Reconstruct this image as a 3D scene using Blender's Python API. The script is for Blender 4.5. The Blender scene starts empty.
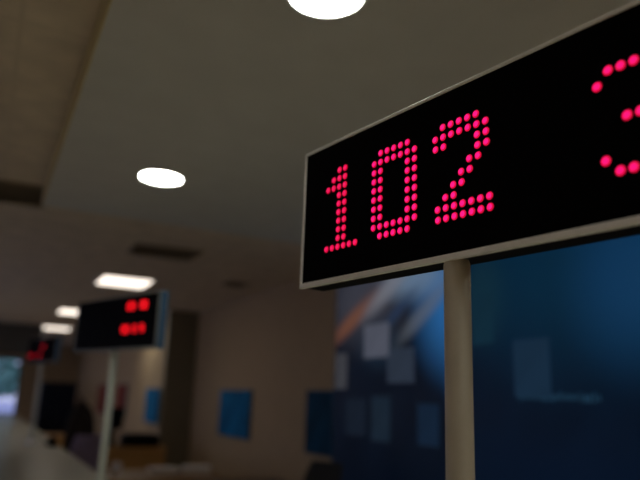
import bpy, bmesh, math, random
from mathutils import Matrix, Vector
random.seed(7)
S = bpy.context.scene
COL = S.collection
PI = math.pi

# ------------------------------------------------------------------ materials
def mat(name, col, rough=0.6, metal=0.0, noise=0.12, scale=6.0, bump=0.0, coat=0.0, spec=0.5):
    m = bpy.data.materials.new(name); m.use_nodes = True
    nt = m.node_tree; b = nt.nodes['Principled BSDF']
    tc = nt.nodes.new('ShaderNodeTexCoord')
    n = nt.nodes.new('ShaderNodeTexNoise'); n.inputs['Scale'].default_value = scale; n.inputs['Detail'].default_value = 4
    nt.links.new(tc.outputs['Object'], n.inputs['Vector'])
    r = nt.nodes.new('ShaderNodeValToRGB')
    r.color_ramp.elements[0].position = 0.3; r.color_ramp.elements[1].position = 0.7
    r.color_ramp.elements[0].color = tuple(c * (1 - noise) for c in col) + (1,)
    r.color_ramp.elements[1].color = tuple(min(1, c * (1 + noise)) for c in col) + (1,)
    nt.links.new(n.outputs['Fac'], r.inputs['Fac']); nt.links.new(r.outputs['Color'], b.inputs['Base Color'])
    b.inputs['Roughness'].default_value = rough; b.inputs['Metallic'].default_value = metal
    b.inputs['Specular IOR Level'].default_value = spec
    b.inputs['Coat Weight'].default_value = coat
    if bump:
        bp = nt.nodes.new('ShaderNodeBump'); bp.inputs['Strength'].default_value = bump; bp.inputs['Distance'].default_value = 0.01
        nt.links.new(n.outputs['Fac'], bp.inputs['Height']); nt.links.new(bp.outputs['Normal'], b.inputs['Normal'])
    return m

def emit(name, col, strength, base=(0.02, 0.02, 0.02)):
    m = bpy.data.materials.new(name); m.use_nodes = True
    b = m.node_tree.nodes['Principled BSDF']
    b.inputs['Base Color'].default_value = base + (1,)
    b.inputs['Emission Color'].default_value = col + (1,)
    b.inputs['Emission Strength'].default_value = strength
    return m

def grid_mat(name, col, line, size, width, rough=0.8, off=(0, 0, 0)):
    """square tile / board pattern with thin joints, laid out in object space"""
    m = mat(name, col, rough)
    nt = m.node_tree; b = nt.nodes['Principled BSDF']
    src = b.inputs['Base Color'].links[0].from_socket
    tc = nt.nodes.new('ShaderNodeTexCoord'); mp = nt.nodes.new('ShaderNodeMapping')
    mp.inputs['Location'].default_value = off
    nt.links.new(tc.outputs['Object'], mp.inputs['Vector'])
    br = nt.nodes.new('ShaderNodeTexBrick'); br.offset = 0.0; br.squash = 1.0
    br.inputs['Scale'].default_value = 1.0
    br.inputs['Brick Width'].default_value = size; br.inputs['Row Height'].default_value = size
    br.inputs['Mortar Size'].default_value = width
    br.inputs['Color1'].default_value = (0, 0, 0, 1); br.inputs['Color2'].default_value = (0, 0, 0, 1)
    br.inputs['Mortar'].default_value = (1, 1, 1, 1)
    nt.links.new(mp.outputs['Vector'], br.inputs['Vector'])
    mx = nt.nodes.new('ShaderNodeMix'); mx.data_type = 'RGBA'
    nt.links.new(br.outputs['Color'], mx.inputs[0]); nt.links.new(src, mx.inputs[6])
    mx.inputs[7].default_value = line + (1,)
    nt.links.new(mx.outputs[2], b.inputs['Base Color'])
    return m

def wood_mat(name, c1, c2, rough=0.45, scale=(1.0, 12.0, 12.0)):
    m = mat(name, c1, rough)
    nt = m.node_tree; b = nt.nodes['Principled BSDF']
    tc = nt.nodes.new('ShaderNodeTexCoord'); mp = nt.nodes.new('ShaderNodeMapping'); mp.inputs['Scale'].default_value = scale
    n = nt.nodes.new('ShaderNodeTexNoise'); n.inputs['Scale'].default_value = 3; n.inputs['Detail'].default_value = 6; n.inputs['Distortion'].default_value = 0.6
    r = nt.nodes.new('ShaderNodeValToRGB')
    r.color_ramp.elements[0].color = c1 + (1,); r.color_ramp.elements[1].color = c2 + (1,)
    r.color_ramp.elements[0].position = 0.35; r.color_ramp.elements[1].position = 0.65
    nt.links.new(tc.outputs['Object'], mp.inputs['Vector']); nt.links.new(mp.outputs['Vector'], n.inputs['Vector'])
    nt.links.new(n.outputs['Fac'], r.inputs['Fac']); nt.links.new(r.outputs['Color'], b.inputs['Base Color'])
    return m

def fields_mat(name, base, blobs, rough=0.35):
    """board with soft colour fields (object y, z): (y, z, ry, rz, angle, colour, strength)"""
    m = mat(name, base, rough, noise=0.2, scale=3.0)
    nt = m.node_tree; b = nt.nodes['Principled BSDF']
    cur = b.inputs['Base Color'].links[0].from_socket
    tc = nt.nodes.new('ShaderNodeTexCoord')
    for (y, z, ry, rz, ang, colr, st) in blobs:
        mp = nt.nodes.new('ShaderNodeMapping'); mp.vector_type = 'TEXTURE'
        mp.inputs['Location'].default_value = (0, y, z)
        mp.inputs['Rotation'].default_value = (math.radians(ang), 0, 0)
        mp.inputs['Scale'].default_value = (1, ry, rz)
        nt.links.new(tc.outputs['Object'], mp.inputs['Vector'])
        g = nt.nodes.new('ShaderNodeTexGradient'); g.gradient_type = 'SPHERICAL'
        nt.links.new(mp.outputs['Vector'], g.inputs['Vector'])
        mr = nt.nodes.new('ShaderNodeMapRange'); mr.interpolation_type = 'SMOOTHSTEP'
        mr.inputs['From Max'].default_value = 0.9; mr.inputs['To Max'].default_value = st
        nt.links.new(g.outputs['Fac'], mr.inputs['Value'])
        mx = nt.nodes.new('ShaderNodeMix'); mx.data_type = 'RGBA'
        nt.links.new(mr.outputs['Result'], mx.inputs[0]); nt.links.new(cur, mx.inputs[6])
        mx.inputs[7].default_value = colr + (1,)
        cur = mx.outputs[2]
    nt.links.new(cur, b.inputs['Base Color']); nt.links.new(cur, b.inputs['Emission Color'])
    b.inputs['Emission Strength'].default_value = 1.7; b.inputs['Specular IOR Level'].default_value = 0.1   # emits the same colours
    return m

def glass_mat(name):
    m = bpy.data.materials.new(name); m.use_nodes = True
    b = m.node_tree.nodes['Principled BSDF']
    b.inputs['Base Color'].default_value = (0.9, 0.97, 0.98, 1)
    b.inputs['Transmission Weight'].default_value = 1.0
    b.inputs['Roughness'].default_value = 0.0; b.inputs['IOR'].default_value = 1.05
    return m

M = dict(
    soffit=mat('soffit_paint', (0.62, 0.61, 0.58), 0.85, noise=0.03),
    fascia=mat('fascia_paint', (0.60, 0.50, 0.26), 0.85, noise=0.03),
    tile=grid_mat('ceiling_tile', (0.70, 0.58, 0.44), (0.66, 0.545, 0.41), 0.6, 0.010, 0.8, (0.05, 0.1, 0)),
    wall=mat('beige_wall_paint', (0.45, 0.32, 0.18), 0.8, noise=0.03),
    pillar=mat('pillar_shade_brown', (0.20, 0.17, 0.11), 0.75, noise=0.05),  # shade on the pillar face put into a darker brown
    darktrim=mat('dark_bulkhead', (0.09, 0.085, 0.07), 0.8),
    floor=grid_mat('floor_tile', (0.66, 0.58, 0.46), (0.5, 0.44, 0.36), 0.6, 0.006, 0.4),
    base=mat('baseboard_brown', (0.16, 0.10, 0.06), 0.6),
    alu=mat('brushed_aluminium', (0.90, 0.89, 0.86), 0.4, 0.15, 0.05, 40),
    dullalu=mat('dull_grey_aluminium', (0.20, 0.20, 0.18), 0.5, 0.2, 0.05, 40),
    post=mat('beige_post_paint', (0.47, 0.42, 0.335), 0.5, 0.1, 0.03, 20),
    polegrey=mat('grey_green_pole_paint', (0.46, 0.48, 0.43), 0.5, 0.1, 0.03, 20),
    black=mat('black_casing', (0.004, 0.004, 0.004), 0.6, 0, 0.1, 20, spec=0.06),
    screen=mat('black_screen', (0.0015, 0.0012, 0.0014), 0.6, 0, 0.05, 20, spec=0.02),
    cap=mat('blue_reflection_end_cap', (0.05, 0.13, 0.25), 0.4, 0.0, 0.08, 10),  # blue reflected on the caps is put into their colour
    led=emit('pink_led', (1.0, 0.006, 0.215), 2.4),
    led_near=emit('deep_pink_led', (1.0, 0.004, 0.17), 2.4),
    led_far=emit('red_pink_led', (1.0, 0.006, 0.12), 2.2),
    led_rim=emit('red_led_rim', (1.0, 0.0, 0.05), 1.4),
    red=emit('red_led', (1.0, 0.0, 0.008), 5.0),
    dimred=emit('dim_red_led', (1.0, 0.0, 0.02), 1.6),
    lamp=emit('downlight_glow', (0.98, 1.0, 0.90), 80.0, (0.8, 0.8, 0.8)),
    panel=emit('troffer_glow', (1.0, 0.87, 0.74), 4.4, (0.8, 0.8, 0.8)),
    ring=mat('white_lamp_ring', (0.75, 0.76, 0.74), 0.5),
    vent=mat('dark_vent', (0.33, 0.27, 0.20), 0.8),
    counter=mat('grey_green_laminate', (0.55, 0.54, 0.43), 0.45, noise=0.04, scale=3),
    ledge=mat('light_ledge_laminate', (0.55, 0.54, 0.43), 0.25, noise=0.04),
    wood=wood_mat('orange_brown_wood', (0.42, 0.21, 0.05), (0.52, 0.28, 0.09)),
    woodtop=wood_mat('light_brown_wood', (0.24, 0.13, 0.045), (0.32, 0.18, 0.07)),
    darkwood=wood_mat('dark_brown_wood', (0.09, 0.045, 0.02), (0.13, 0.07, 0.03)),
    navy=mat('navy_black_lacquer', (0.006, 0.010, 0.022), 0.6, spec=0.15),
    navylight=mat('navy_grey_strip', (0.03, 0.045, 0.08), 0.5, spec=.2),
    fabric=mat('black_fabric', (0.012, 0.011, 0.012), 0.9, noise=0.3, scale=60, bump=0.2),
    coat=mat('dark_brown_cloth', (0.022, 0.015, 0.012), 0.95, noise=0.3, scale=40, bump=0.3),
    lilac=mat('lilac_grey_fabric', (0.30, 0.24, 0.38), 0.9, noise=0.15, scale=60, bump=0.2),
    chrome=mat('chrome', (0.6, 0.6, 0.6), 0.25, 1.0),
    paper=mat('white_paper', (0.85, 0.80, 0.76), 0.9, noise=0.02),
    china=mat('white_china', (0.9, 0.88, 0.95), 0.25, noise=0.02),
    posterblue=mat('blue_poster_print', (0.004, 0.16, 0.36), 0.7, spec=0.1, noise=0.35, scale=3),
    posterdark=mat('dark_blue_poster_print', (0.002, 0.05, 0.11), 0.7, spec=0.1, noise=0.35, scale=4),
    posteredge=mat('poster_edge', (0.02, 0.06, 0.10), 0.5),
    redprint=mat('red_brown_poster_print', (0.24, 0.035, 0.015), 0.7, spec=.1, noise=0.25, scale=4),
    frame=mat('window_frame_grey', (0.20, 0.20, 0.20), 0.5),
    glass=glass_mat('window_glass'),
    leaf=mat('tree_leaf', (0.16, 0.32, 0.25), 0.8, noise=0.5, scale=9),
    bark=mat('tree_bark', (0.12, 0.08, 0.05), 0.9, noise=0.3, scale=12, bump=0.5),
    pave=mat('pale_pavement', (0.62, 0.60, 0.68), 0.8, noise=0.1),
    wallpale=mat('pale_lilac_render', (0.75, 0.73, 0.9), 0.8, noise=0.05),
)

# ------------------------------------------------------------------ mesh helpers
def xf(bm, verts, loc=(0, 0, 0), rot=None):
    if rot is not None: bmesh.ops.transform(bm, matrix=rot, verts=verts)
    bmesh.ops.translate(bm, vec=loc, verts=verts)

def box(bm, lo, hi, bevel=0.0, seg=2):
    t = bmesh.new()
    bmesh.ops.create_cube(t, size=1)
    for v in t.verts:
        v.co = Vector([lo[i] + (v.co[i] + 0.5) * (hi[i] - lo[i]) for i in range(3)])
    if bevel: bmesh.ops.bevel(t, geom=t.edges[:], offset=bevel, segments=seg, affect='EDGES', profile=0.5)
    merge(bm, t)

def merge(bm, t, mtx=None):
    if mtx is not None: bmesh.ops.transform(t, matrix=mtx, verts=t.verts)
    me = bpy.data.meshes.new('tmp'); t.to_mesh(me); t.free(); bm.from_mesh(me); bpy.data.meshes.remove(me)

def lathe(bm, prof, n=32, mtx=None):
    t = bmesh.new(); rings = []
    for r, z in prof:
        rings.append([t.verts.new((max(r, 1e-5) * math.cos(2 * PI * k / n), max(r, 1e-5) * math.sin(2 * PI * k / n), z)) for k in range(n)])
    for a, b in zip(rings, rings[1:]):
        for k in range(n): t.faces.new((a[k], a[(k + 1) % n], b[(k + 1) % n], b[k]))
    if prof[0][0] > 1e-4: t.faces.new(rings[0][::-1])
    if prof[-1][0] > 1e-4: t.faces.new(rings[-1])
    bmesh.ops.remove_doubles(t, verts=t.verts, dist=1e-4)
    bmesh.ops.recalc_face_normals(t, faces=t.faces)
    merge(bm, t, mtx)

def tube(bm, pts, r, n=12):
    t = bmesh.new(); rings = []
    pts = [Vector(p) for p in pts]
    for i, p in enumerate(pts):
        d = (pts[min(i + 1, len(pts) - 1)] - pts[max(i - 1, 0)]).normalized()
        a = d.orthogonal().normalized() if i == 0 else (rings_a - d * rings_a.dot(d)).normalized()
        rings_a = a; b = d.cross(a)
        rr = r[i] if isinstance(r, (list, tuple)) else r
        rings.append([t.verts.new(p + (a * math.cos(2 * PI * k / n) + b * math.sin(2 * PI * k / n)) * rr) for k in range(n)])
    for a, b in zip(rings, rings[1:]):
        for k in range(n): t.faces.new((a[k], a[(k + 1) % n], b[(k + 1) % n], b[k]))
    t.faces.new(rings[0][::-1]); t.faces.new(rings[-1])
    bmesh.ops.recalc_face_normals(t, faces=t.faces)
    merge(bm, t)

def obj(name, bm, m, parent=None, smooth=False, loc=None):
    me = bpy.data.meshes.new(name); bm.to_mesh(me); bm.free()
    me.materials.append(m)
    if smooth:
        for p in me.polygons: p.use_smooth = True
        try: me.set_sharp_from_angle(angle=math.radians(40))
        except Exception: pass
    o = bpy.data.objects.new(name, me); COL.objects.link(o)
    if parent is not None: o.parent = parent
    if loc is not None: o.location = loc
    return o

def B(*boxes, bevel=0.0):
    bm = bmesh.new()
    for lo, hi in boxes: box(bm, lo, hi, bevel)
    return bm

def tag(o, label, cat, group=None):
    o['label'] = label; o['category'] = cat
    if group: o['group'] = group
    return o

def thing(name, label, cat, loc=(0, 0, 0), rz=0.0, group=None):
    o = bpy.data.objects.new(name, None); o.empty_display_size = 0.1; COL.objects.link(o)
    o.location = loc; o.rotation_euler = (0, 0, rz)
    return tag(o, label, cat, group)

def struct(name, bm, m, parent=None):
    o = obj(name, bm, m, parent)
    if parent is None: o['kind'] = 'structure'
    return o

def copy_tree(o, parent=None):
    c = o.copy(); COL.objects.link(c)
    if parent is not None: c.parent = parent
    for ch in [x for x in o.children]: copy_tree(ch, c)
    return c

# ------------------------------------------------------------------ room shell
EYE = 1.6
XW = 2.87            # right wall
XP = 2.42            # right wall beyond the pillar
XL, YB, YF = -4.0, -3.2, 20.0
ZS, ZC = 2.70, 2.85  # soffit / tiled ceiling
SX, SY = 0.185, 4.20   # soffit edge

struct('floor', B(((XL - .2, YB - .2, -0.1), (XW + .2, YF + .2, 0))), M['floor'])
struct('ceiling', B(((XL - .2, YB - .2, ZC), (XW + .2, YF + .2, ZC + .1))), M['tile'])
sf = struct('soffit', B(((SX, YB, ZS), (XW, SY, ZC))), M['soffit'])
struct('trim_1', B(((SX - .006, YB, ZS + .002), (SX, SY, ZC))), M['fascia'])
struct('wall_right', B(((XW, YB, 0), (XW + .2, YF, ZC))), M['wall'])
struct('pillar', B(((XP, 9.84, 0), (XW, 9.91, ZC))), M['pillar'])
struct('wall_right_recess', B(((XP, 9.91, 0), (XW, YF, ZC))), M['wall'])
struct('wall_back', B(((XL, YB - .2, 0), (XW, YB, ZC))), M['wall'])
# unseen left wall; window band added to bring in lilac daylight
struct('wall_left', B(((XL - .2, YB, 0), (XL, YF, .9)), ((XL - .2, YB, 2.5), (XL, YF, ZC)), ((XL - .2, YB, .9), (XL, 5.5, 2.5)), ((XL - .2, 15.5, .9), (XL, YF, 2.5))), M['wall'])
w2 = struct('added_window', B(((XL - .12, 5.5, .9), (XL - .06, 15.5, .96)), ((XL - .12, 5.5, 2.44), (XL - .06, 15.5, 2.5)), *[((XL - .12, y - .03, .96), (XL - .06, y + .03, 2.44)) for y in (5.53, 8, 10.5, 13, 15.47)]), M['frame'])
obj('pane', B(*[((XL - .10, a, .96), (XL - .09, b, 2.44)) for a, b in ((5.56, 7.97), (8.03, 10.47), (10.53, 12.97), (13.03, 15.44))]), M['glass'], w2)
# far wall with the bright window at its left
WX0, WX1, WZ0, WZ1 = -2.6, 0.96, 0.9, 2.45
struct('wall_far', B(((XL, YF, 0), (WX0, YF + .2, ZC)), ((WX1, YF, 0), (XW, YF + .2, ZC)), ((WX0, YF, 0), (WX1, YF + .2, WZ0)), ((WX0, YF, WZ1), (WX1, YF + .2, ZC))), M['wall'])
w1 = struct('window_1', B(((WX0, YF + .05, WZ0), (WX1, YF + .11, WZ0 + .06)), ((WX0, YF + .05, WZ1 - .06), (WX1, YF + .11, WZ1)), *[((x - .03, YF + .05, WZ0 + .06), (x + .03, YF + .11, WZ1 - .06)) for x in (WX0 + .03, -1.4, -.2, WX1 - .03)]), M['frame'])
obj('pane', B(*[((a, YF + .075, WZ0 + .06), (b, YF + .085, WZ1 - .06)) for a, b in ((WX0 + .06, -1.43), (-1.37, -.23), (-.17, WX1 - .06))]), M['glass'], w1)
obj('sill', B(((WX0 - .05, YF - .12, WZ0 - .04), (WX1 + .05, YF + .05, WZ0)), bevel=.006), M['ring'], w1)
struct('trim_2', B(((XL, 14.0, 2.26), (.95, 14.25, ZC))), M['darktrim'])        # dark bulkhead across the hall
struct('baseboard_right', B(((XW - .015, YB, 0), (XW, 9.84, .1)), ((XP - .015, 9.91, 0), (XP, YF, .1))), M['base'])
struct('baseboard_far', B(((XL, YF - .015, 0), (XP - .015, YF, .1))), M['base'])
struct('baseboard_left', B(((XL, YB, 0), (XL + .015, YF - .015, .1))), M['base'])

# outside, seen through the far window
struct('pavement', B(((-14, YF + .3, -.15), (14, 44, -.05))), M['pave'])
gw = tag(obj('garden_wall', B(((-12, 30, -.05), (12, 30.3, .95)), ((-12, 29.95, .95), (12, 30.35, 1.05)), bevel=.01), M['wallpale']), 'pale lilac low wall outdoors beyond the bright window', 'wall')
tr = thing('tree', 'green leafy tree outdoors behind the bright window', 'tree', (.1, 33, -.05))
bm = bmesh.new(); tube(bm, [(0, 0, 0), (.05, 0, .8), (-.02, .05, 1.6), (.05, 0, 2.4)], [.2, .16, .13, .08]); tube(bm, [(0, 0, 1.4), (-.5, .1, 2.2), (-.9, .1, 2.6)], [.08, .06, .04]); tube(bm, [(0, 0, 1.6), (.5, -.1, 2.3), (.9, -.1, 2.9)], [.08, .06, .04])
obj('trunk', bm, M['bark'], tr, True)
bm = bmesh.new()
for k in range(900):
    a = random.uniform(0, 2 * PI); u = random.uniform(-1, 1); r = random.uniform(.6, 1) ** .5
    s = math.sqrt(1 - u * u)
    p = Vector((2.6 * r * s * math.cos(a), 1.6 * r * s * math.sin(a), 2.9 + 1.7 * r * u))
    t = bmesh.new(); bmesh.ops.create_icosphere(t, subdivisions=1, radius=random.uniform(.12, .26))
    for v in t.verts: v.co.z *= .45
    merge(bm, t, Matrix.Translation(p) @ Matrix.Rotation(random.uniform(0, 3), 4, 'X') @ Matrix.Rotation(random.uniform(0, 3), 4, 'Y'))
obj('crown', bm, M['leaf'], tr)

# ------------------------------------------------------------------ ceiling fittings
def downlight(loc, label, group):
    t = thing('downlight', label, 'ceiling light', loc, 0, group)
    bm = bmesh.new(); lathe(bm, [(.109, 0), (.115, -.002), (.120, -.007), (.118, -.010), (.1075, -.010), (.1055, -.004), (.1055, 0)], 48)
    obj('trim_ring', bm, M['ring'], t, True)
    bm = bmesh.new(); lathe(bm, [(.105, -.001), (.105, -.006), (.08, -.009), (.0, -.010)], 48)
    obj('diffuser', bm, M['lamp'], t, True)
    return t
d0 = downlight((.704, 1.425, ZS), 'larger round white downlight cut by the top edge of the photo', 'round downlights in the soffit')
def again(src, loc, label, rz=None):
    c = copy_tree(src); c.location = loc; c['label'] = label
    if rz is not None: c.rotation_euler = (0, 0, rz)
    return c
again(d0, (.688, 3.25, ZS), 'round white downlight fully in view on the grey soffit')
again(d0, (.70, -.4, ZS), 'unseen added white downlight on the soffit behind the camera')  # unseen lamps added behind the camera for more light in the room
again(d0, (.70, -2.2, ZS), 'unseen added white downlight on the soffit by the back wall')
again(d0, (2.05, -.4, ZS), 'unseen added white downlight near the right wall behind the camera')  # second row added out of sight to brighten the near ceiling
again(d0, (2.05, 1.44, ZS), 'added white downlight near the right wall hidden behind the near sign')
def troffer(loc, label):
    t = thing('ceiling_panel_light', label, 'ceiling light', loc, 0, 'square panel lights in the tiled ceiling')
    a, b = .30, .36
    obj('frame', B(((-a, -b, -.012), (a, -b + .03, 0)), ((-a, b - .03, -.012), (a, b, 0)), ((-a, -b + .03, -.012), (-a + .03, b - .03, 0)), ((a - .03, -b + .03, -.012), (a, b - .03, 0))), M['ring'], t)
    obj('diffuser', B(((-a + .031, -b + .031, -.008), (a - .031, b - .031, -.001)), bevel=.002), M['panel'], t)
    return t
t0 = troffer((1.315, 7.65, ZC), 'largest square ceiling panel light above the middle number sign')
again(t0, (1.23, 11.2, ZC), 'square ceiling panel light just left of the middle number sign')
again(t0, (1.22, 14.45, ZC), 'square ceiling panel light right above the farthest number sign')
again(t0, (.90, 17.3, ZC), 'farthest ceiling panel light half hidden behind the farthest number sign')
for x, y in ((-2.0, -1.5), (-1.1, 0.4), (-1.1, 2.2)):  # unseen panel lights added to brighten the near ceiling and sign trims
    again(t0, (x, y, ZC), 'added ceiling panel light over the customer side, unseen left of the view')
# warm wall-washing downlight hidden behind the middle sign
again(d0, (1.98, 10.8, ZC), 'round downlight close to the far right wall above the small blue poster')

def vent(loc, w, d, label):
    t = thing('ceiling_vent', label, 'air vent', loc, 0, 'dark air vents in the tiled ceiling')
    a, b = w / 2, d / 2
    obj('frame', B(((-a, -b, -.015), (a, -b + .02, 0)), ((-a, b - .02, -.015), (a, b, 0)), ((-a, -b + .02, -.015), (-a + .02, b - .02, 0)), ((a - .02, -b + .02, -.015), (a, b - .02, 0))), M['vent'], t)
    obj('backing', B(((-a + .021, -b + .021, -.004), (a - .021, b - .021, -.001))), M['vent'], t)
    n = int((d - .05) / .045); bm = bmesh.new()
    for k in range(n):
        y = -b + .04 + k * (d - .08) / max(1, n - 1)
        tt = bmesh.new(); bmesh.ops.create_cube(tt, size=1)
        merge(bm, tt, Matrix.Translation((0, y, -.010)) @ Matrix.Rotation(.5, 4, 'X') @ Matrix.Diagonal((w - .045, .02, .002, 1)))
    obj('slats', bm, M['vent'], t)
    return t
vent((1.31, 5.75, ZC), .60, .45, 'dark slotted air vent on the ceiling above the middle number sign')
vent((2.42, 6.95, ZC), .27, .30, 'small dark air vent on the ceiling close to the right wall')
vent((-.22, 4.55, ZC), .90, .50, 'dark air vent at the left edge, beside the soffit corner')

# ------------------------------------------------------------------ queue number signs
SL, SH, ST = .82, .30, .05
SZ = 1.8235 - 1.0
CH0 = 0.0   # the posts stand on the counter top
FONT = {
 '1': ["0011", "0111", "1111", "0011", "0011", "0011", "0011", "0011", "0011"],
 '0': ["0111110", "1111111", "1100011", "1100011", "1100011", "1100011", "1100011", "1100011", "1111111", "0111110"],
 '2': ["0111110", "1111111", "1100011", "0000011", "0000110", "0001100", "0011000", "0110000", "1111111", "1111111"],
 '3': ["0111110", "1000001", "0000001", "0000001", "0011110", "0000001", "0000001", "1000001", "0111110"],
}
SMALL = {'0': ["01110", "10001", "10001", "10001", "10001", "10001", "01110"]}
def led_glyph(rows, u0, vtop, pu, pv, r, slant=0.0, extra=()):
    """domed round LEDs standing on the black screen (sign frame: x along the sign, y to the back)"""
    bm = bmesh.new()
    pts = [(u0 + c * pu + slant * i, vtop - i * pv) for i, row in enumerate(rows) for c, ch in enumerate(row) if ch == '1'] + list(extra)
    for u, v in pts:
        t = bmesh.new(); n = 14
        rings = [[t.verts.new((u + rr * math.cos(2 * PI * k / n), yy, v + rr * math.sin(2 * PI * k / n))) for k in range(n)]
                 for rr, yy in ((r * 1.15, -ST / 2 + .0022), (r * .98, -ST / 2 + .0014), (r * .78, -ST / 2 + .0004))]
        for a, b in zip(rings, rings[1:]):
            for k in range(n): t.faces.new((a[k], a[(k + 1) % n], b[(k + 1) % n], b[k]))
        core = t.faces.new(rings[-1]); t.faces.new(rings[0][::-1])
        bmesh.ops.recalc_face_normals(t, faces=t.faces)
        for fc in t.faces: fc.material_index = 0 if fc is core else 1
        merge(bm, t)
    return bm

def sign_body(t, zb, post_m, L, uc, trim_m, depth):
    """uc: distance of the post from the left end; x=0 is the post axis"""
    l, r = -uc - .003, L - uc; f = -ST / 2; b = f + depth; top = zb + SH
    obj('casing', B(((l + .003, f + .010, zb + .003), (r - .003, b, top - .003)), bevel=.002), M['black'], t)
    bm = bmesh.new()
    box(bm, (l, f, zb), (r, f + .010, zb + .0108), .0018); box(bm, (l, f, top - .0075), (r, f + .010, top), .0026)
    box(bm, (l, f, zb + .0108), (l + .0078, f + .010, top - .0075), .0015); box(bm, (r - .0105, f, zb + .0108), (r, f + .010, top - .0075), .0015)
    obj('frame_trim', bm, trim_m, t)
    obj('screen', B(((l + .0078, f + .002, zb + .0108), (r - .0105, f + .010, top - .0075))), M['screen'], t)
    c = obj('end_cap', B(((r - .003, f + .0102, zb + .001), (r + .006, b + .002, top - .001)), bevel=.002), M['cap'], t)
    c['label'] = 'end cap with a blue reflection in its colour'
    c = obj('end_cap', B(((l - .001, f + .0102, zb + .003), (l + .0029, b, top - .003)), bevel=.002), M['black'], t)
    bm = bmesh.new(); R = .0215
    lathe(bm, [(R, CH0 + .02), (R, zb - .004), (R - .002, zb + .003)], 40)
    obj('post', bm, post_m, t, True)
    bm = bmesh.new(); lathe(bm, [(.06, CH0), (.06, CH0 + .008), (.055, CH0 + .011), (.032, CH0 + .014), (.030, CH0 + .04), (R + .0005, CH0 + .045)], 48)
    obj('base_plate', bm, M['alu'], t, True)

# nearest sign
a1 = math.radians(-80.0)
UC = .405
dx, dy = math.cos(a1), math.sin(a1)
org = (.5650 + dx * UC - dy * .025, 1.2162 + dy * UC + dx * .025)
s1 = thing('number_sign', 'large nearest black number sign with pink lights showing 102', 'number sign', (org[0], org[1], 1.0), a1, 'number signs on posts along the counter')
sign_body(s1, SZ, M['post'], SL, UC, M['alu'], .066)
P = .0178; R1 = .0060
base_row = [(.0845 + k * P - UC, SZ + .0706) for k in range(6)]
g = obj('led_digit', led_glyph(FONT['1'], .0845 - UC, SZ + .2306, P, P, R1, 0, base_row), M['led_far'], s1); g.data.materials.append(M['led_rim']); g['label'] = 'digit 1 in pink lights'
g = obj('led_digit', led_glyph(FONT['0'], .2254 - UC, SZ + .2309, .0177, .01785, R1, 0), M['led'], s1); g.data.materials.append(M['led_rim']); g['label'] = 'digit 0 in pink lights'
g = obj('led_digit', led_glyph(FONT['2'], .3806 - UC, SZ + .2318, .0178, .0179, R1, .0006), M['led'], s1); g.data.materials.append(M['led_rim']); g['label'] = 'digit 2 in pink lights'
g = obj('led_digit', led_glyph(FONT['3'], .6750 - UC, SZ + .2170, .0176, .0179, R1 + .0006, .0008), M['led_near'], s1); g.data.materials.append(M['led_rim']); g['label'] = 'digit 3 of single pink lights cut by the photo edge'

def far_sign(label, loc, ang, rows, zb, m1, m2):
    t = thing('number_sign', label, 'number sign', loc, ang, 'number signs on posts along the counter')
    L = .87; uc = .435
    sign_body(t, zb, M['polegrey'], L, uc, M['dullalu'], .046)
    for (us, v, m) in rows:
        for u in us:
            obj('led_digit', led_glyph(SMALL['0'], u - uc, zb + v, .0060, .0056, .0032), m, t).data.materials.append(m)
    return t
far_sign('middle black number sign with two rows of red lights on a grey post', (.635, 3.76, 1.0), math.radians(-70),
    [((.566, .606, .695, .725), .252, M['red']), ((.530, .568, .640, .712), .128, M['red'])], SZ, 0, 0)
far_sign('farthest and smallest black number sign, dim red lights, on a thin post', (.61, 8.5, 1.0), math.radians(-73),
    [((.44, .49), .205, M['dimred']), ((.07, .12, .17, .36, .41), .105, M['dimred'])], SZ + .09, 0, 0)

# ------------------------------------------------------------------ counter
ct = thing('service_counter', 'long pale grey-green counter on which the number signs stand', 'counter', (.28, 0, 0))
CX0, CX1, CY0, CY1, CH = -.62, .61, .45, 17.2, 1.0
obj('worktop', B(((CX0, CY0, CH - .04), (CX1, CY1, CH)), bevel=.006), M['ledge'], ct)
for sx, lo, hi in ((-1, CX0 + .06, CX0 + .08), (1, CX1 - .08, CX1 - .06)):
    bm = bmesh.new(); y = CY0 + .06
    while y < CY1 - .2:
        box(bm, (lo, y, .09), (hi, min(y + 1.196, CY1 - .06), CH - .041), .004); y += 1.2
    obj('side_panels', bm, M['counter'], ct)
obj('end_panel', B(((CX0 + .085, CY0 + .06, .09), (CX1 - .085, CY0 + .08, CH - .041)), bevel=.003), M['counter'], ct)
obj('plinth', B(((CX0 + .12, CY0 + .12, 0), (CX1 - .12, CY1 - .1, .089))), M['base'], ct)
tp = thing('telephone', 'small black telephone on the counter ledge beside the hanging dark coat', 'telephone', (.80, 8.1, 1.0), .1)
obj('body', B(((-.055, -.10, 0), (.055, .10, .03)), ((-.045, -.02, .03), (.045, .09, .05)), bevel=.008), M['black'], tp)
bm = bmesh.new(); tube(bm, [(0, -.095, .06), (0, -.085, .085), (0, -.03, .098), (0, .04, .098), (0, .085, .085), (0, .095, .06)], [.022, .022, .014, .014, .022, .022])
obj('handset', bm, M['black'], tp, True)

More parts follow.
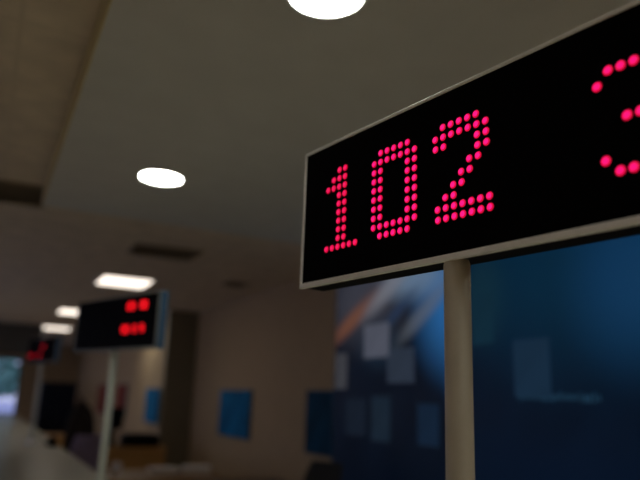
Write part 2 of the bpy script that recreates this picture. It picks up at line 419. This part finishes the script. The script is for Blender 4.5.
# ------------------------------------------------------------------ behind the counter
def desk(name, label, x0, x1, y0, y1, h, top_m, body_m):
    t = thing(name, label, 'desk', ((x0 + x1) / 2, (y0 + y1) / 2, 0))
    a, b = (x1 - x0) / 2, (y1 - y0) / 2
    obj('desktop', B(((-a, -b, h - .035), (a, b, h)), bevel=.004), top_m, t)
    obj('side_panel', B(((-a + .02, -b + .03, 0), (-a + .045, b - .03, h - .036)), bevel=.002), body_m, t)
    obj('side_panel', B(((a - .045, -b + .03, 0), (a - .02, b - .03, h - .036)), bevel=.002), body_m, t)
    obj('front_panel', B(((-a + .046, -b + .03, .05), (a - .046, -b + .05, h - .036)), bevel=.002), body_m, t)
    return t
def cabinet(name, label, cat, x0, x1, y0, y1, h, m, hm, nd, gap_m=None):
    t = thing(name, label, cat, ((x0 + x1) / 2, (y0 + y1) / 2, 0))
    a, b = (x1 - x0) / 2, (y1 - y0) / 2
    obj('carcass', B(((-a, -b + .02, .06), (a, b, h - .03))), m, t)
    obj('top', B(((-a - .01, -b - .01, h - .03), (a + .01, b, h)), bevel=.004), m, t)
    obj('plinth', B(((-a + .02, -b + .05, 0), (a - .02, b, .06))), M['darkwood'], t)
    w = 2 * a / nd
    for k in range(nd):
        d = obj('door', B(((-a + k * w + .004, -b, .065), (-a + (k + 1) * w - .004, -b + .019, h - .035)), bevel=.002), m, t)
        hx = -a + (k + 1) * w - .05 if k % 2 == 0 else -a + k * w + .05
        bm = bmesh.new(); tube(bm, [(hx, -b, h * .55), (hx, -b - .03, h * .55), (hx, -b - .03, h * .68), (hx, -b, h * .68)], .006, 8)
        obj('handle', bm, hm, d, True)
    return t
cabinet('sideboard', 'orange-brown wooden sideboard in front of the brown pillar', 'sideboard', 1.58, 2.39, 9.27, 9.66, .898, M['wood'], M['chrome'], 2)
desk('desk', 'light brown desk carrying white papers, right of the counter', 1.25, 2.50, 6.9, 7.95, .755, M['woodtop'], M['darkwood'])
desk('desk', 'brown desk at the far end, in front of the navy cabinet', 1.05, 1.75, 13.0, 14.0, .80, M['wood'], M['wood'])
desk('desk', 'dark brown desk against the right wall below the blue poster', 1.95, XW - .02, 5.3, 6.55, .80, M['darkwood'], M['darkwood'])
cabinet('tall_cabinet', 'tall navy-black two-door cabinet at the far end of the hall', 'cabinet', 1.33, 2.16, 17.6, 18.05, 1.80, M['navy'], M['navylight'], 2)

pr = thing('printer', 'low black printer on the orange-brown sideboard', 'printer', (2.06, 9.47, .898))
obj('body', B(((-.24, -.16, .0), (.24, .16, .13)), ((-.22, -.14, .13), (.22, .16, .165)), bevel=.012), M['black'], pr)
obj('paper_tray', B(((-.14, -.19, .03), (.14, -.15, .045)), bevel=.004), M['black'], pr)
mo = thing('monitor', 'small dark monitor on a stand at the left end of the sideboard', 'monitor', (1.70, 9.47, .898), .25)
obj('screen', B(((-.12, -.015, .22), (.12, .02, .50)), bevel=.008), M['black'], mo)
bm = bmesh.new(); box(bm, (-.03, .02, .01), (.03, .04, .34), .004); box(bm, (-.10, -.08, 0), (.10, .09, .014), .005)
obj('stand', bm, M['black'], mo)

# papers and mug on the desk
for k, (x, y, rz, n, lab) in enumerate(((1.95, 7.62, .1, 15, 'pinkish-white stack of paper left on the light brown desk'), (2.30, 7.52, -.15, 21, 'thicker white stack of paper at the right end of the light brown desk'))):
    bm = bmesh.new()
    for i in range(n):
        t = bmesh.new(); bmesh.ops.create_cube(t, size=1)
        merge(bm, t, Matrix.Translation((random.uniform(-.006, .006), random.uniform(-.006, .006), .002 + i * .0035)) @ Matrix.Rotation(random.uniform(-.05, .05), 4, 'Z') @ Matrix.Diagonal((.30, .21, .0032, 1)))
    o = tag(obj('paper_stack', bm, M['paper']), lab, 'paper', 'paper stacks on the light brown desk'); o.location = (x, y, .755); o.rotation_euler = (0, 0, rz)
mg = thing('mug', 'white mug on the light brown desk beside the middle sign post', 'mug', (1.42, 7.55, .755), .6)
bm = bmesh.new(); lathe(bm, [(.0, .0), (.034, 0), (.046, .01), (.052, .12), (.048, .12), (.043, .012), (.0, .008)], 32)
obj('cup', bm, M['china'], mg, True)
bm = bmesh.new(); tube(bm, [(.048, 0, .1), (.075, 0, .1), (.086, 0, .07), (.078, 0, .035), (.048, 0, .028)], .007, 10)
obj('handle', bm, M['china'], mg, True)

def office_chair(label, loc, rz, bm_back, bm_seat, top, w):
    t = thing('office_chair', label, 'chair', loc, rz, 'office chairs behind the counter')
    bm = bmesh.new(); box(bm, (-w / 2, -.24, .42), (w / 2, .22, .50), .03, 3); obj('seat', bm, bm_seat, t, True)
    bm = bmesh.new()
    n = 8; t2 = bmesh.new()
    rows = []
    for i in range(n + 1):
        v = i / n; z = .60 + (top - .60) * v; ww = w / 2 * (1 - .25 * v ** 3); yy = .22 + .10 * v - .04 * math.sin(v * PI)
        rows.append([t2.verts.new((ww * math.cos(a) if True else 0, yy + .035 * math.sin(a) - .03 * abs(math.cos(a)) ** 2, z)) for a in [2 * PI * k / 16 for k in range(16)]])
    for a, b in zip(rows, rows[1:]):
        for k in range(16): t2.faces.new((a[k], a[(k + 1) % 16], b[(k + 1) % 16], b[k]))
    t2.faces.new(rows[0][::-1]); t2.faces.new(rows[-1]); bmesh.ops.recalc_face_normals(t2, faces=t2.faces); merge(bm, t2)
    obj('backrest', bm, bm_back, t, True)
    bm = bmesh.new(); tube(bm, [(0, .05, .41), (0, .24, .42), (0, .29, .50), (0, .27, .66)], .018); obj('back_bar', bm, M['black'], t, True)
    bm = bmesh.new(); lathe(bm, [(.028, .10), (.028, .28), (.02, .28), (.02, .42)], 20); obj('gas_column', bm, M['chrome'], t, True)
    for k in range(5):
        a = 2 * PI * k / 5
        bm = bmesh.new(); tube(bm, [(0, 0, .11), (.15 * math.cos(a), .15 * math.sin(a), .10), (.28 * math.cos(a), .28 * math.sin(a), .075)], [.022, .018, .013]); l = obj('leg', bm, M['black'], t, True)
        bm = bmesh.new(); lathe(bm, [(.0, -.02), (.026, -.02), (.03, -.015), (.03, .015), (.026, .02), (0, .02)], 18, Matrix.Translation((.28 * math.cos(a), .28 * math.sin(a), .030)) @ Matrix.Rotation(a, 4, 'Z') @ Matrix.Rotation(PI / 2, 4, 'X'))
        obj('castor', bm, M['black'], l, True)
    for sx in (-1, 1):
        bm = bmesh.new(); tube(bm, [(sx * w * .42, 0, .43), (sx * (w / 2 + .05), 0, .46), (sx * (w / 2 + .05), 0, .64), (sx * (w / 2 + .04), -.12, .66), (sx * (w / 2 + .04), .14, .66)], .014); obj('armrest', bm, M['black'], t, True)
    return t
office_chair('office chair with a lilac-grey backrest behind the counter', (1.18, 8.36, 0), PI + .05, M['lilac'], M['fabric'], 1.12, .42)
office_chair('black office chair under the dark blue poster by the blue wall panel', (2.22, 4.62, 0), -1.2, M['fabric'], M['fabric'], 1.13, .42)

# coat stand and coat
cs = thing('coat_stand', 'dark wooden coat stand behind the counter carrying a dark coat', 'coat stand', (1.22, 9.6, 0))
bm = bmesh.new(); lathe(bm, [(.018, .03), (.018, 1.5), (.026, 1.52), (.02, 1.56), (.0, 1.57)], 16); obj('pole', bm, M['darkwood'], cs, True)
for k in range(4):
    a = PI / 4 + k * PI / 2; bm = bmesh.new()
    tube(bm, [(.015 * math.cos(a), .015 * math.sin(a), .2), (.1 * math.cos(a), .1 * math.sin(a), .09), (.20 * math.cos(a), .20 * math.sin(a), .014)], .013); obj('leg', bm, M['darkwood'], cs, True)
    bm = bmesh.new(); tube(bm, [(.015 * math.cos(a), .015 * math.sin(a), 1.42), (.05 * math.cos(a), .05 * math.sin(a), 1.44), (.08 * math.cos(a), .08 * math.sin(a), 1.50)], .008); obj('hook', bm, M['darkwood'], cs, True)
bm = bmesh.new(); rows = []
for i in range(14):
    v = i / 13; z = 1.47 - .78 * v
    wx = .04 + .08 * min(1, v * 2.2) + .06 * v; wy_ = .035 + .05 * min(1, v * 3)
    rows.append([bm.verts.new((wx * math.cos(a) * (1 + .10 * v * math.sin(7 * a)) , wy_ * math.sin(a) * (1 + .2 * v * math.sin(5 * a + 1)) , z)) for a in [2 * PI * k / 40 for k in range(40)]])
for a, b in zip(rows, rows[1:]):
    for k in range(40): bm.faces.new((a[k], a[(k + 1) % 40], b[(k + 1) % 40], b[k]))
bm.faces.new(rows[0]); bm.faces.new(rows[-1][::-1]); bmesh.ops.recalc_face_normals(bm, faces=bm.faces)
co = thing('coat', 'dark brown coat hanging on the stand behind the counter', 'coat', (1.26, 9.47, 0))
obj('body', bm, M['coat'], co, True)
for sx in (-1, 1):
    bm = bmesh.new(); tube(bm, [(sx * .06, -.03, 1.40), (sx * .12, -.05, 1.25), (sx * .15, -.06, 1.02), (sx * .16, -.07, .84)], [.035, .045, .042, .038], 14); obj('sleeve', bm, M['coat'], co, True)

# ------------------------------------------------------------------ wall pictures
def poster(label, x, y0, y1, z0, z1, m, name='wall_poster', group='blue posters on the right wall'):
    t = thing(name, label, 'poster', (x, (y0 + y1) / 2, (z0 + z1) / 2), 0, group)
    a, b = (y1 - y0) / 2, (z1 - z0) / 2
    obj('board', B(((-.03, -a, -b), (-.001, a, b)), bevel=.003), M['posteredge'], t)
    obj('print', B(((-.0325, -a + .012, -b + .012), (-.0302, a - .012, b - .012))), m, t)
    return t
poster('bright blue poster in the middle of the bare beige wall', XW, 7.36, 8.47, 1.12, 1.685, M['posterblue'])
poster('darker blue poster next to the large blue wall panel', XW, 5.30, 5.86, 1.11, 1.69, M['posterdark'])
poster('small bright blue poster on the far wall left of the brown pillar', XP, 9.95, 10.84, 1.17, 1.685, M['posterblue'])
poster('red poster seen just left of the middle sign post', XP, 14.3, 15.7, 1.16, 1.76, M['redprint'], 'wall_poster', 'red posters on the far wall')
poster('red poster seen just right of the middle sign post', XP, 12.5, 13.45, 1.16, 1.76, M['redprint'], 'wall_poster', 'red posters on the far wall')

K = XW / 2.527
def wy(v): return v * K
def wz(v): return EYE + v * K
def mural(label, y0, y1, base, blobs):
    cy = (y0 + y1) / 2; cz = 1.6
    t = thing('wall_panel', label, 'wall panel', (XW, cy, cz), 0, 'large blue wall panels')
    a = (y1 - y0) / 2
    m = fields_mat('mural_fields', base, [(wy(b[0]) - cy, b[1] * K, b[2] * K, b[3] * K) + tuple(b[4:]) for b in blobs])
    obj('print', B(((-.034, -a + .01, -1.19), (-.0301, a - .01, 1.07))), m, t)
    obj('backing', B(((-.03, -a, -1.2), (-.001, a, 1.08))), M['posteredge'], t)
    return t
YM = wy(3.13)
mural('left blue panel with orange and white streaks beside the beige wall', YM + .002, wy(4.665), (0.001, 0.003, 0.008), [
    (4.20, .80, .95, .58, 0, (0.036, 0.038, 0.053), 1.0),
    (3.15, .62, .55, .62, 0, (0.018, 0.11, 0.30), 1.0),
    (3.05, .25, .24, .55, 0, (0.010, 0.075, 0.22), .8),
    (3.55, .82, .55, .22, 0, (0.13, 0.20, 0.30), .8),
    (4.40, .60, .62, .11, -25, (0.15, 0.055, 0.028), .85),
    (3.88, .79, .55, .12, -27, (0.17, 0.175, 0.205), .75),
    (3.45, .58, .55, .10, -31, (0.11, 0.125, 0.15), .6),
    (3.75, .62, .40, .07, -31, (0.012, 0.035, 0.09), .6),
    (4.0, .40, .40, .25, 0, (0.012, 0.030, 0.055), .5),
])
mural('right plain dark blue panel right of the near sign post', 1.35, YM - .002, (0.0006, 0.004, 0.012), [
    (2.3, .75, 1.4, .85, 0, (0.002, 0.019, 0.044), 1.0),
    (1.9, .60, .50, .60, 0, (0.004, 0.032, 0.088), 1.0),
    (2.9, .62, .30, .40, 0, (0.006, 0.028, 0.042), .6),
    (2.2, -.35, 1.3, .35, 0, (0.001, 0.005, 0.016), .9),
])
def emit_base(m, k=1.5):
    # emission takes the base colour
    nt = m.node_tree; b = nt.nodes['Principled BSDF']
    nt.links.new(b.inputs['Base Color'].links[0].from_socket, b.inputs['Emission Color']); b.inputs['Emission Strength'].default_value = k
    return m
# faint sheets fixed on the panels
def sheet(label, y0, y1, z0, z1, colr):
    m = emit_base(mat('faded_sheet', colr, .6, noise=.08, scale=4, spec=.1))
    bm = bmesh.new(); y0, y1, z0, z1 = wy(y0), wy(y1), z0 * K, z1 * K
    cy, cz = (y0 + y1) / 2, (z0 + z1) / 2
    box(bm, (-.0015, (y0 - cy), z0 - cz), (.0015, (y1 - cy), z1 - cz), .0006, 1)
    o = tag(obj('wall_sheet', bm, m), label, 'paper sheet', 'faint sheets on the blue panels')
    o.location = (XW - .0354, cy, EYE + cz)
    return o
sheet('pale grey sheet below the orange streak, brightest on the left panel', 3.86, 4.20, .31, .55, (.080, .088, .118))
sheet('greyish sheet at the left edge of the left blue panel', 4.45, 4.64, .09, .36, (.045, .046, .054))
sheet('dim slate sheet right of and below the brightest sheet', 3.56, 3.88, .13, .36, (.024, .034, .054))
sheet('dim blue-grey sheet lower left on the left blue panel', 4.16, 4.45, -.24, .02, (.007, .012, .022))
sheet('tall dim blue-grey sheet in the lower middle of the left panel', 3.84, 4.08, -.26, .04, (.009, .018, .031))
sheet('dark blue sheet next to the near post, lower left panel', 3.30, 3.52, -.25, .0, (.006, .016, .036))
sheet('large dim slate-blue sheet on the right blue panel', 2.40, 2.65, .05, .345, (.008, .024, .050))
sheet('faint dark blue sheet high on the right panel by the near post', 2.80, 2.97, .34, .62, (.005, .024, .042))
# blurred caption line of pale letters below the large sheet
m = emit_base(mat('caption_print', (.010, .034, .064), .6, noise=.3, scale=20, spec=.1))
bm = bmesh.new(); y = wy(2.62)
while y > wy(2.12):
    w = random.uniform(.012, .022)
    box(bm, (-.001, y - w, random.choice((-.018, -.018, -.028))), (.001, y, random.choice((.014, .014, .026)))); y -= w + random.uniform(.006, .016)
o = tag(obj('wall_caption', bm, m), 'faint pale caption line under the slate sheet on the right panel', 'lettering'); o.location = (XW - .0355, 0, EYE + .055 * K)

# ------------------------------------------------------------------ world, camera, view
w = bpy.data.worlds.new('daylight'); S.world = w; w.use_nodes = True
nt = w.node_tree; bg = nt.nodes['Background']
tc = nt.nodes.new('ShaderNodeTexCoord'); sp = nt.nodes.new('ShaderNodeSeparateXYZ'); rp = nt.nodes.new('ShaderNodeValToRGB')
nt.links.new(tc.outputs['Generated'], sp.inputs[0]); nt.links.new(sp.outputs['Z'], rp.inputs['Fac'])
rp.color_ramp.elements[0].color = (0.55, 0.55, 0.85, 1); rp.color_ramp.elements[1].color = (0.45, 0.60, 0.95, 1)
nt.links.new(rp.outputs['Color'], bg.inputs['Color']); bg.inputs['Strength'].default_value = 2.0

cam = bpy.data.cameras.new('camera'); co = bpy.data.objects.new('camera', cam); COL.objects.link(co)
R = ((0.8901469458, 0.1388859116, 0.4339920718), (-0.4543335841, 0.1975247548, 0.8686569896), (0.0349200403, -0.9704095397, 0.2389265912))
mw = Matrix(((R[0][0], -R[0][1], -R[0][2], 0), (R[1][0], -R[1][1], -R[1][2], 0), (R[2][0], -R[2][1], -R[2][2], EYE), (0, 0, 0, 1)))
co.matrix_world = mw
cam.sensor_width = 36.0; cam.lens = 36.0 * 650 / 640; cam.clip_start = 0.02
cam.dof.use_dof = True; cam.dof.focus_distance = 1.12; cam.dof.aperture_fstop = cam.lens / 19.5; cam.dof.aperture_blades = 0
S.camera = co
S.view_settings.view_transform = 'Standard'; S.view_settings.look = 'None'
S.view_settings.gamma = 1.0; S.view_settings.use_curve_mapping = False
S.view_settings.exposure = -1.0
